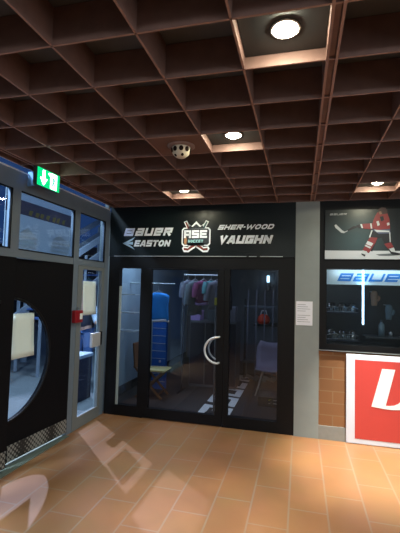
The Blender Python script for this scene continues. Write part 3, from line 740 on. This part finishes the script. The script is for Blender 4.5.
def trouser(x, y, z0, z1, m_, lab):
    o = MB().loft([[(x+.07*w*math.cos(a), y+.05*w*math.sin(a), z) for a in [2*PI*i/14 for i in range(14)]] for z, w in ((z0, .9), ((z0+z1)/2, 1), (z1, 1.05))]).build('hockey_sock', m_)
    tag(o, lab, 'sock', 'long socks hanging inside the shop'); MB().box(x-.004, x+.004, y-.004, y+.004, z1, 1.819).build('cord', 'shop_dark', o)
trouser(-1.66, 5.80, .80, 1.13, 'lilac_cloth', 'lilac sock hanging below the slate garments') if 0 else None
bx = MB().box(-1.78, -1.0, 6.3, 6.75, 0, 1.08).build('display_cabinet', 'shop_wall'); tag(bx, 'tall dark display cabinet behind the clothes rack', 'cabinet')
for k in range(3): MB().box(-1.77+k*.26, -1.53+k*.26, 6.285, 6.30, .05, 1.05).build('door', 'navy_cloth', bx, bevel=.004)
bxx = [(-1.71, .17, .16, 'lilac_cloth', 'lilac box on the cabinet, left of the grey ones'), (-1.40, .20, .20, 'slate_cloth', 'slate grey box in the middle of the cabinet top'), (-1.12, .17, .24, 'grey_cloth', 'tall grey box at the right end of the cabinet top')]
for x, w, hh, m_, lab in bxx:
    o = MB().box(x-w/2, x+w/2, 6.36, 6.6, 1.08, 1.08+hh).build('product_box', m_, bevel=.004); tag(o, lab, 'box', 'boxes on the display cabinet')
    MB().box(x-w/2-.004, x+w/2+.004, 6.356, 6.604, 1.08+hh-.03, 1.08+hh+.004).build('lid', m_, o)
yt = MB().lathe((-1.07, 5.0, 0), [(.001, 0), (.12, 0), (.12, .01), (.012, .02), (.012, 1.45), (.001, 1.45)], 16).build('price_stand', 'shop_dark') ; tag(yt, 'thin dark stand with a small yellow tag beside the door handle', 'stand')
MB().box(-1.09, -1.05, 4.985, 5.0, 1.40, 1.50).build('tag', 'yellow_item', yt)

# folding chair in the shop: seat, back, crossed legs, facing right
ch = empty('folding_chair', (-2.12, 5.55, 0)); tag(ch, 'folding wooden chair with pale yellow seat and brown back inside the shop', 'chair')
cy0, cy1 = 5.38, 5.70
MB().prism([(-2.33, .372), (-1.90, .385), (-1.88, .40), (-1.90, .415), (-2.33, .40)], lambda u, v, d: (u, cy0+d, v), cy1-cy0).build('seat', 'chair_wood', ch, bevel=.006)
bk = MB(); bk.prism([(-2.34, .42), (-2.375, .78), (-2.405, .78), (-2.37, .42)], lambda u, v, d: (u, cy0+d, v), cy1-cy0); bk.build('backrest', 'chair_back_wood', ch, bevel=.01)
for yy in (cy0+.01, cy1-.01):
    MB().bar((-2.37, yy, .45), (-1.93, yy, 0.0), .022, .03).build('leg', 'chair_back_wood', ch)
    MB().bar((-1.93, yy, .38), (-2.33, yy, 0.0), .022, .03).build('leg', 'chair_back_wood', ch)
MB().bar((-1.99, cy0, .06), (-1.99, cy1, .06), .02, .02).build('stretcher', 'chair_back_wood', ch)

# dark mat with white letters on the shop floor
mt = MB().prism([(-1.62, 4.72), (-.72, 4.72), (-.72, 7.6), (-1.62, 7.6)], lambda u, v, d: (u, v, -.002+d), .006).build('floor_mat', 'shop_dark'); tag(mt, 'dark floor mat with large white letters running into the shop', 'mat')
mb = MB(); word(mb, 'BaueR', 0, 0, 2.5, .42, .24, .25, lambda u, v, d: (-.86-v*1.0, 4.85+u, .004+d), .002, gap=.2); mb.build('lettering', 'white_letter', mt)['label'] = 'white lettering on the mat'
# shell chair at right
sc = empty('shell_chair', (-.45, 6.3, 0)); tag(sc, 'chair with curved lavender grey shell seat behind the right shop pane', 'chair')
sh = MB(); rows = []
pr_ = [(.33, .40, .17), (.18, .375, .21), (.02, .37, .22), (-.10, .42, .22), (-.16, .52, .23), (-.20, .66, .22), (-.225, .76, .17)]
for yy, z, w in pr_: rows.append([(-.45+w*g, 6.3+yy*-1+.04*abs(g)**2*-1 if 0 else 6.3-yy-.05*g*g, z+.035*g*g) for g in (-1, -.6, -.2, .2, .6, 1)])
sh.add([v for r_ in rows for v in r_], [(i*6+k, i*6+k+1, (i+1)*6+k+1, (i+1)*6+k) for i in range(6) for k in range(5)], 0, True)
so = sh.build('seat_shell', 'shell_grey', sc); mm = so.modifiers.new('solid', 'SOLIDIFY'); mm.thickness = .015
so.rotation_euler.z = 0
for a, b in ((-1, -1), (1, -1), (-1, 1), (1, 1)): MB().tube([(-.45+a*.10, 6.27+b*.10, .37), (-.45+a*.20, 6.27+b*.22, 0)], .011, 8).build('leg', 'helmet_cage', sc)
# counter, red item, small light far back
ct = empty('sales_counter', (-.2, 7.9, 0)); tag(ct, 'dark sales counter at the back of the shop', 'counter')
MB().box(-.85, .9, 7.7, 8.2, 0, .92).build('body', 'shop_wall', ct); MB().box(-.88, .93, 7.66, 8.24, .92, .95).build('worktop', 'shop_dark', ct)
rd = MB().lathe((-.70, 7.85, .95), [(.001, 0), (.10, 0), (.13, .06), (.11, .14), (.05, .19), (.001, .2)], 14).build('red_bag', 'red_item'); tag(rd, 'small red bag on the sales counter', 'bag')
MB().tube([(-.76, 7.85, 1.13), (-.74, 7.85, 1.21), (-.66, 7.85, 1.21), (-.64, 7.85, 1.13)], .01, 8).build('strap', 'white_cloth', rd)
lp = empty('wall_lamp', (-.72, 8.85, 1.6)); tag(lp, 'small bluish white lamp glowing on the back wall of the shop', 'lamp')
MB().lathe((-.70, 8.80, 1.62), [(.001, .0), (.022, .0), (.026, .12), (.024, .35), (.001, .35)], 14).build('shade', 'tube_cap', lp)
MB().lathe((-.70, 8.80, 1.80), [(.028, 0), (.032, .02), (.032, .13), (.028, .15)], 14).build('diffuser', 'lamp_blue', lp)
MB().box(-.73, -.67, 8.84, 8.9, 1.66, 1.84).build('wall_plate', 'tube_cap', lp)
# goods stand with yellow price marks low right
gs = empty('display_step', (-.45, 5.6, 0)); tag(gs, 'low dark display step with small yellow and white marks', 'display step')
MB().box(-.56, -.1, 5.55, 5.95, 0, .13).build('body', 'shop_dark', gs)
for k, z in enumerate((.05, .095)):
    MB().prism([(-.42, z+.004), (-.405, z-.008), (-.37, z+.014), (-.405, z+.002)], front(5.55), .003).build('mark', 'yellow_item' if k else 'grey_letter', gs)
    MB().box(-.35, -.29, 5.546, 5.55, z-.003, z+.006).build('mark', 'grey_letter', gs)
# diagonal support arms (dark) seen in right pane
sb = empty('stick_rack', (-.75, 6.6, 0)); tag(sb, 'rack of dark hockey sticks leaning behind the right shop pane', 'rack')
for xx in (-1.0, -.23): MB().box(xx, xx+.03, 7.2, 7.26, 0, 1.45).build('post', 'shop_dark', sb)
MB().box(-1.0, -.2, 7.1, 7.2, .3, .34).build('rail', 'slate_cloth', sb)
MB().box(-1.0, -.2, 7.1, 7.2, 1.3, 1.33).build('rail', 'slate_cloth', sb)
def stick(): 
    t = empty('hockey_stick', (0, 0, 0)); MB().bar((0, 0, .12), (0, .12, 1.62), .025, .018).build('shaft', 'grey_cloth', t)
    MB().bar((0, -.005, .1), (.20, -.02, .03), .012, .05).bar((0, 0, .12), (0, .01, .2), .026, .02).build('blade', 'slate_cloth', t); return t
s0 = stick()
for k in range(5):
    o = s0 if k == 0 else copy_tree(s0); o.location = Vector((-.92+k*.15, 7.0, 0))*S
    tag(o, ['leftmost', 'second', 'middle', 'fourth', 'rightmost'][k]+' of the five dark hockey sticks leaning on the rack, counted from the left', 'hockey stick', 'hockey sticks on the rack')

# ------------------------------------------------------------ outside, beyond the left glass
gd = MB().box(-14, LX-.05, -3, 4.60, -.14, -.02).box(-14, -2.66, 4.60, 16, -.14, -.02).build('ground', 'ground'); tag(gd, 'dark grey paving outside the glass wall', 'ground', kind='structure')
fb = empty('far_building', (-11, 9, 0)); tag(fb, 'dark building across the yard beyond the glass', 'building')
MB().box(-12.5, -2.7, 15, 15.5, -.02, 3.3).box(-12.5, -12, -1, 15, -.02, 3.3).build('wall', 'facade_dark', fb)
for k in range(5):
    MB().box(-11.995, -11.95, .6+k*2.6, 1.9+k*2.6, 1.0, 2.2).build('window', 'panel_top', fb)
# steel stair with white stringers and rails
ss = empty('steel_stair', (-6, 9, 0)); tag(ss, 'steel stair with pale diagonal beams rising beyond the side door', 'stair')
def stair(x, ya, yb, za, zb): MB().bar((x, ya, za), (x, yb, zb), .05, .12).build('beam', 'truss_white', ss)
for x in (-4.3, -5.1):
    for dz in (0, .55, .9): stair(x, 6.0, 10.4, .95+dz, 3.05+dz)
    for k in range(5): MB().bar((x, 6.2+k*.95, .0), (x, 6.2+k*.95, 1.8+k*.45), .04, .04).build('post', 'truss_white', ss)
for k in range(14): MB().box(-5.1, -4.3, 6.1+k*.3, 6.34+k*.3, .98+k*.145, 1.01+k*.145).build('step', 'stair_blue', ss)
# banner panel right behind the upper pane
BX = -2.65
hp = MB().box(BX-.006, BX, 2.98, 4.13, 1.80, 2.56).build('hanging_banner', 'panel_haze2'); tag(hp, 'pale hazy banner hanging outside the upper pane, with a darker top band', 'banner')
MB().box(BX, BX+.003, 2.98, 4.13, 2.29, 2.43).build('top_band', 'panel_top', hp)
q = MB(); rnd = random.Random(3)
for k in range(7):
    a = 3.30+k*.092+rnd.uniform(-.015, .015); q.prism([(a, 2.305+rnd.uniform(-.01, .01)), (a+.045, 2.30), (a+.07, 2.345+rnd.uniform(0, .025)), (a+.016, 2.35)], lambda u, v, d: (BX+.003+d, u, v), .002)
q.build('yellow_shapes', 'panel_yellow', hp)
q = MB()
for ya, yb in ((3.14, 3.45), (3.65, 4.03)):
    for k in range(4): q.box(BX, BX+.003, ya+.016*k, yb-.016*((k*5) % 3), 1.925+k*.045, 1.95+k*.045)
    q.prism([(ya+.04, 2.11), (yb-.05, 2.11), ((ya+yb)/2, 2.17)], lambda u, v, d: (BX+d, u, v), .003)
q.build('pale_marks', 'panel_mark', hp)
for yy in (3.05, 4.06): MB().bar((BX, yy, 2.56), (-2.455, yy, 2.56), .015, .015).build('hanger_arm', 'facade_dark', hp)

# railing beyond upper left pane
rl = empty('railing', (-4.5, 4.4, 0)); tag(rl, 'white outdoor railing seen through the far left upper pane', 'railing')
for z in (2.05, 1.6): MB().box(-4.5, -4.46, 2.5, 6.3, z, z+.035).build('rail', 'truss_white', rl)
for k in range(5): MB().box(-4.5, -4.46, 2.6+k*.85, 2.64+k*.85, -.02, 2.05).build('post', 'truss_white', rl)
# planter box near the side door, pale low wall
pbx = empty('utility_bin', (-3.14, 5.05, 0)); tag(pbx, 'dark bin standing outside the narrow glazed door', 'bin')
MB().box(-3.3, -2.98, 4.88, 5.24, -.02, .58).build('body', 'navy_cloth', pbx, bevel=.01); MB().box(-3.315, -2.965, 4.865, 5.255, .58, .63).build('lid', 'panel_haze', pbx, bevel=.008)
lw = MB().box(-4.4, -4.3, 1.5, 4.6, -.02, .95).build('low_wall', 'panel_haze'); tag(lw, 'pale blue grey low wall outside the black door window', 'low wall')
MB().box(-4.42, -4.28, 1.5, 4.6, .95, .99).build('coping', 'pale_column', lw)

# person outside, mostly hidden by paper and red box
def skin_mesh(name, pts, edges, rad, m, parent, sub=2, root=0):
    me = bpy.data.meshes.new(name); o0 = ORG[parent.name]
    me.from_pydata([tuple((Vector(p)-o0)*S) for p in pts], edges, []); me.materials.append(MATS[m])
    ob = bpy.data.objects.new(name, me); C.objects.link(ob); ob.parent = parent
    sk = ob.modifiers.new('skin', 'SKIN'); sk.use_smooth_shade = True
    for v, r_ in zip(me.skin_vertices[0].data, rad): v.radius = (r_*S, r_*S) if not isinstance(r_, tuple) else (r_[0]*S, r_[1]*S)
    me.skin_vertices[0].data[root].use_root = True
    sb_ = ob.modifiers.new('sub', 'SUBSURF'); sb_.levels = sb_.render_levels = sub; ORG[ob.name] = o0; return ob
px, py = -3.47, 5.80
def Q(a, b, z): return (px+a, py+b, z)         # a: sideways (towards +x), b: away
pe = empty('person', Q(0, 0, -.02)); tag(pe, 'person in dark vest, pale sleeves and blue jeans outside the narrow glazed door', 'person')
pts = [Q(0,0,.86), Q(0,0,1.02), Q(0,0,1.18), Q(0,-.01,1.30), Q(0,-.02,1.38), Q(0,-.03,1.44), Q(0,-.05,1.53), Q(0,-.05,1.60),
       Q(-.15,0,1.29), Q(-.21,.0,1.08), Q(-.18,-.10,.90), Q(-.17,-.14,.83),
       Q(.15,0,1.29), Q(.22,-.03,1.08), Q(.32,-.16,1.02), Q(.38,-.22,1.02),
       Q(-.08,0,.78), Q(-.10,-.01,.42), Q(-.11,.02,.06), Q(-.11,-.10,.02), Q(.08,0,.78), Q(.10,-.01,.42), Q(.11,.02,.06), Q(.11,-.10,.02)]
ed = [(0,1),(1,2),(2,3),(3,4),(4,5),(5,6),(6,7),(3,8),(8,9),(9,10),(10,11),(3,12),(12,13),(13,14),(14,15),(0,16),(16,17),(17,18),(18,19),(0,20),(20,21),(21,22),(22,23)]
ra = [(.13,.10),(.12,.09),(.14,.10),(.14,.10),.055,.05,.085,.07, .055,.042,.033,.03, .055,.042,.033,.03, .085,.055,.04,.035, .085,.055,.04,.035]
bd = skin_mesh('body', pts, ed, ra, 'skin', pe)
skin_mesh('vest', [Q(0,0,.90), Q(0,0,1.02), Q(0,0,1.18), Q(0,-.01,1.30), Q(-.12,0,1.30), Q(.12,0,1.30)], [(0,1),(1,2),(2,3),(3,4),(3,5)], [(.15,.12),(.14,.11),(.155,.12),(.15,.115),(.075,.08),(.075,.08)], 'vest_dark', pe)
skin_mesh('sleeve', [Q(-.15,0,1.30), Q(-.21,0,1.08), Q(-.18,-.10,.91)], [(0,1),(1,2)], [.066,.054,.044], 'sleeve_pale', pe)
skin_mesh('sleeve', [Q(.15,0,1.30), Q(.22,-.03,1.08), Q(.31,-.15,1.025)], [(0,1),(1,2)], [.066,.054,.044], 'sleeve_pale', pe)
skin_mesh('jeans', [Q(0,0,1.02), Q(-.08,0,.78), Q(-.10,-.01,.42), Q(-.11,.02,.09), Q(.08,0,.78), Q(.10,-.01,.42), Q(.11,.02,.09)], [(0,1),(1,2),(2,3),(0,4),(4,5),(5,6)], [(.16,.125),.12,.07,.06,.098,.07,.06], 'jeans', pe)
for sx in (-1, 1): skin_mesh('shoe', [Q(sx*.11,.05,.03), Q(sx*.11,-.04,.03), Q(sx*.115,-.15,.02)], [(0,1),(1,2)], [.045,.048,.035], 'shoe', pe)
MB().lathe(Q(0,-.045,1.52), [(.078, .02), (.092, .07), (.088, .12), (.06, .155), (.001, .17)], 18).build('hair', 'hair', pe)
for sgn, (hx_, hy_, hz_), dr_ in ((-1, (-.17, -.14, .83), (0, -.25, -1)), (1, (.38, -.22, 1.02), (.8, -.55, 0))):
    hdv = Vector(dr_).normalized(); base = Vector(Q(hx_, hy_, hz_)); side = Vector((0, 0, 1)) if abs(hdv.z) < .5 else Vector((1, 0, 0))
    for k in range(4):
        s1 = base+side*(.012*(k-1.5))+hdv*.03; ln = (.055, .065, .06, .048)[k]
        MB().tube([s1, s1+hdv*ln*.6, s1+hdv*ln+Vector((0, .012, -.008))], [.008, .0075, .006], 8).build('finger', 'skin', pe)
    MB().tube([base+side*.02, base+side*.035+hdv*.025, base+side*.035+hdv*.05], [.010, .009, .007], 8).build('thumb', 'skin', pe)

# ------------------------------------------------------------ lights
def light(kind, loc, energy, col, rot=(0, 0, 0), size=.1, **k):
    L = bpy.data.lights.new(kind.lower(), kind); L.energy = energy; L.color = col
    if kind == 'AREA': L.size = size; 
    else: L.shadow_soft_size = size
    for a, b in k.items(): setattr(L, a, b)
    o = bpy.data.objects.new(kind.lower()+'_light', L); C.objects.link(o); o.location = Vector(loc)*S; o.rotation_euler = rot; return o
# floodlight mast outside
tgt = Vector((LX, 3.7, 1.1)); dv = Vector((.565, -.60, -1.0))
fp = tgt-dv*5.2
o = light('SPOT', fp, 3400, (.72, .76, 1.0), size=.04, spot_size=math.radians(42), spot_blend=.3)
o.rotation_euler = (tgt-fp).to_track_quat('-Z', 'Y').to_euler()
fm = empty('floodlight_mast', (fp.x-.3, fp.y+.3, 0)); tag(fm, 'tall floodlight mast outside beyond the glass wall', 'mast')
MB().tube([(fp.x-.3, fp.y+.3, -.02), (fp.x-.3, fp.y+.3, fp.z+.2)], [.07, .04], 10).build('pole', 'aluminium', fm)
MB().obox((fp.x-.12, fp.y+.12, fp.z+.12), (Vector((.7,.7,0)).normalized(), Vector((.4,-.4,-.8)).normalized(), Vector((.55,-.55,.6)).normalized()), .2, .03, .13).build('lamp_head', 'aluminium_dark', fm)
# shop ceiling lights (dim)
light('AREA', (-2.1, 5.5, 2.45), 19, (.6, .8, 1), size=.5)
light('AREA', (-1.3, 5.7, 2.45), 9.0, (.7, .75, 1), size=.6)
light('AREA', (-.5, 6.4, 2.45), 4.0, (.8, .75, 1), size=.6)
light('AREA', (1.0, D+.045, 1.862), 1.6, (.75, .9, 1), rot=(math.radians(40), 0, 0), size=1.4, shape='RECTANGLE', size_y=.02)  # added unseen strip light inside the display window, brightens the banner
light('POINT', (.70, D+.25, 1.5), .7, (.2, .5, 1), size=.03)
# added unseen fill light by the right wall, lifts the ceiling boards
light('AREA', (XR-.15, .6, 1.9), 38, (.90, 1, 1), rot=(0, math.radians(90), 0), size=1.6)
for a, b, e_ in ((.6, -2.0, 62), (2.2, -1.6, 46), (-.9, -1.8, 26)): light('POINT', (a, b, 2.42), e_, (.93, 1, 1), size=.12)  # added unseen point lights behind the viewer, brighten the front wall
# added unseen area lights that brighten the yard and hanging banner
light('AREA', (-3.1, 1.4, 3.6), 600, (.62, .80, 1), rot=(0, math.radians(20), 0), size=.6)
light('AREA', (-3.2, 5.6, 3.3), 190, (.62, .80, 1), rot=(0, math.radians(30), 0), size=.6)

w = bpy.data.worlds.new('World'); bpy.context.scene.world = w; w.use_nodes = True
w.node_tree.nodes['Background'].inputs[0].default_value = (.10, .30, .95, 1); w.node_tree.nodes['Background'].inputs[1].default_value = .18

# ------------------------------------------------------------ camera
yaw, pit, rol = -0.25441152, 0.05939588, 0.02586774
f = Vector((math.sin(yaw)*math.cos(pit), math.cos(yaw)*math.cos(pit), math.sin(pit))); r = Vector((math.cos(yaw), -math.sin(yaw), 0)); u = r.cross(f)
r2 = r*math.cos(rol)+u*math.sin(rol); u2 = -r*math.sin(rol)+u*math.cos(rol)
cam = bpy.data.cameras.new('camera'); co = bpy.data.objects.new('camera', cam); C.objects.link(co)
M = Matrix((r2, u2, -f)).transposed().to_4x4(); M.translation = Vector((0, 0, 1.6))*S; co.matrix_world = M
cam.sensor_fit = 'VERTICAL'; cam.sensor_height = 24; cam.lens = 24*387.55/533; cam.clip_start = .05
sc_ = bpy.context.scene; sc_.camera = co
sc_.view_settings.view_transform = 'Standard'; sc_.view_settings.look = 'None'; sc_.view_settings.exposure = 0; sc_.view_settings.gamma = 1; sc_.view_settings.use_curve_mapping = False
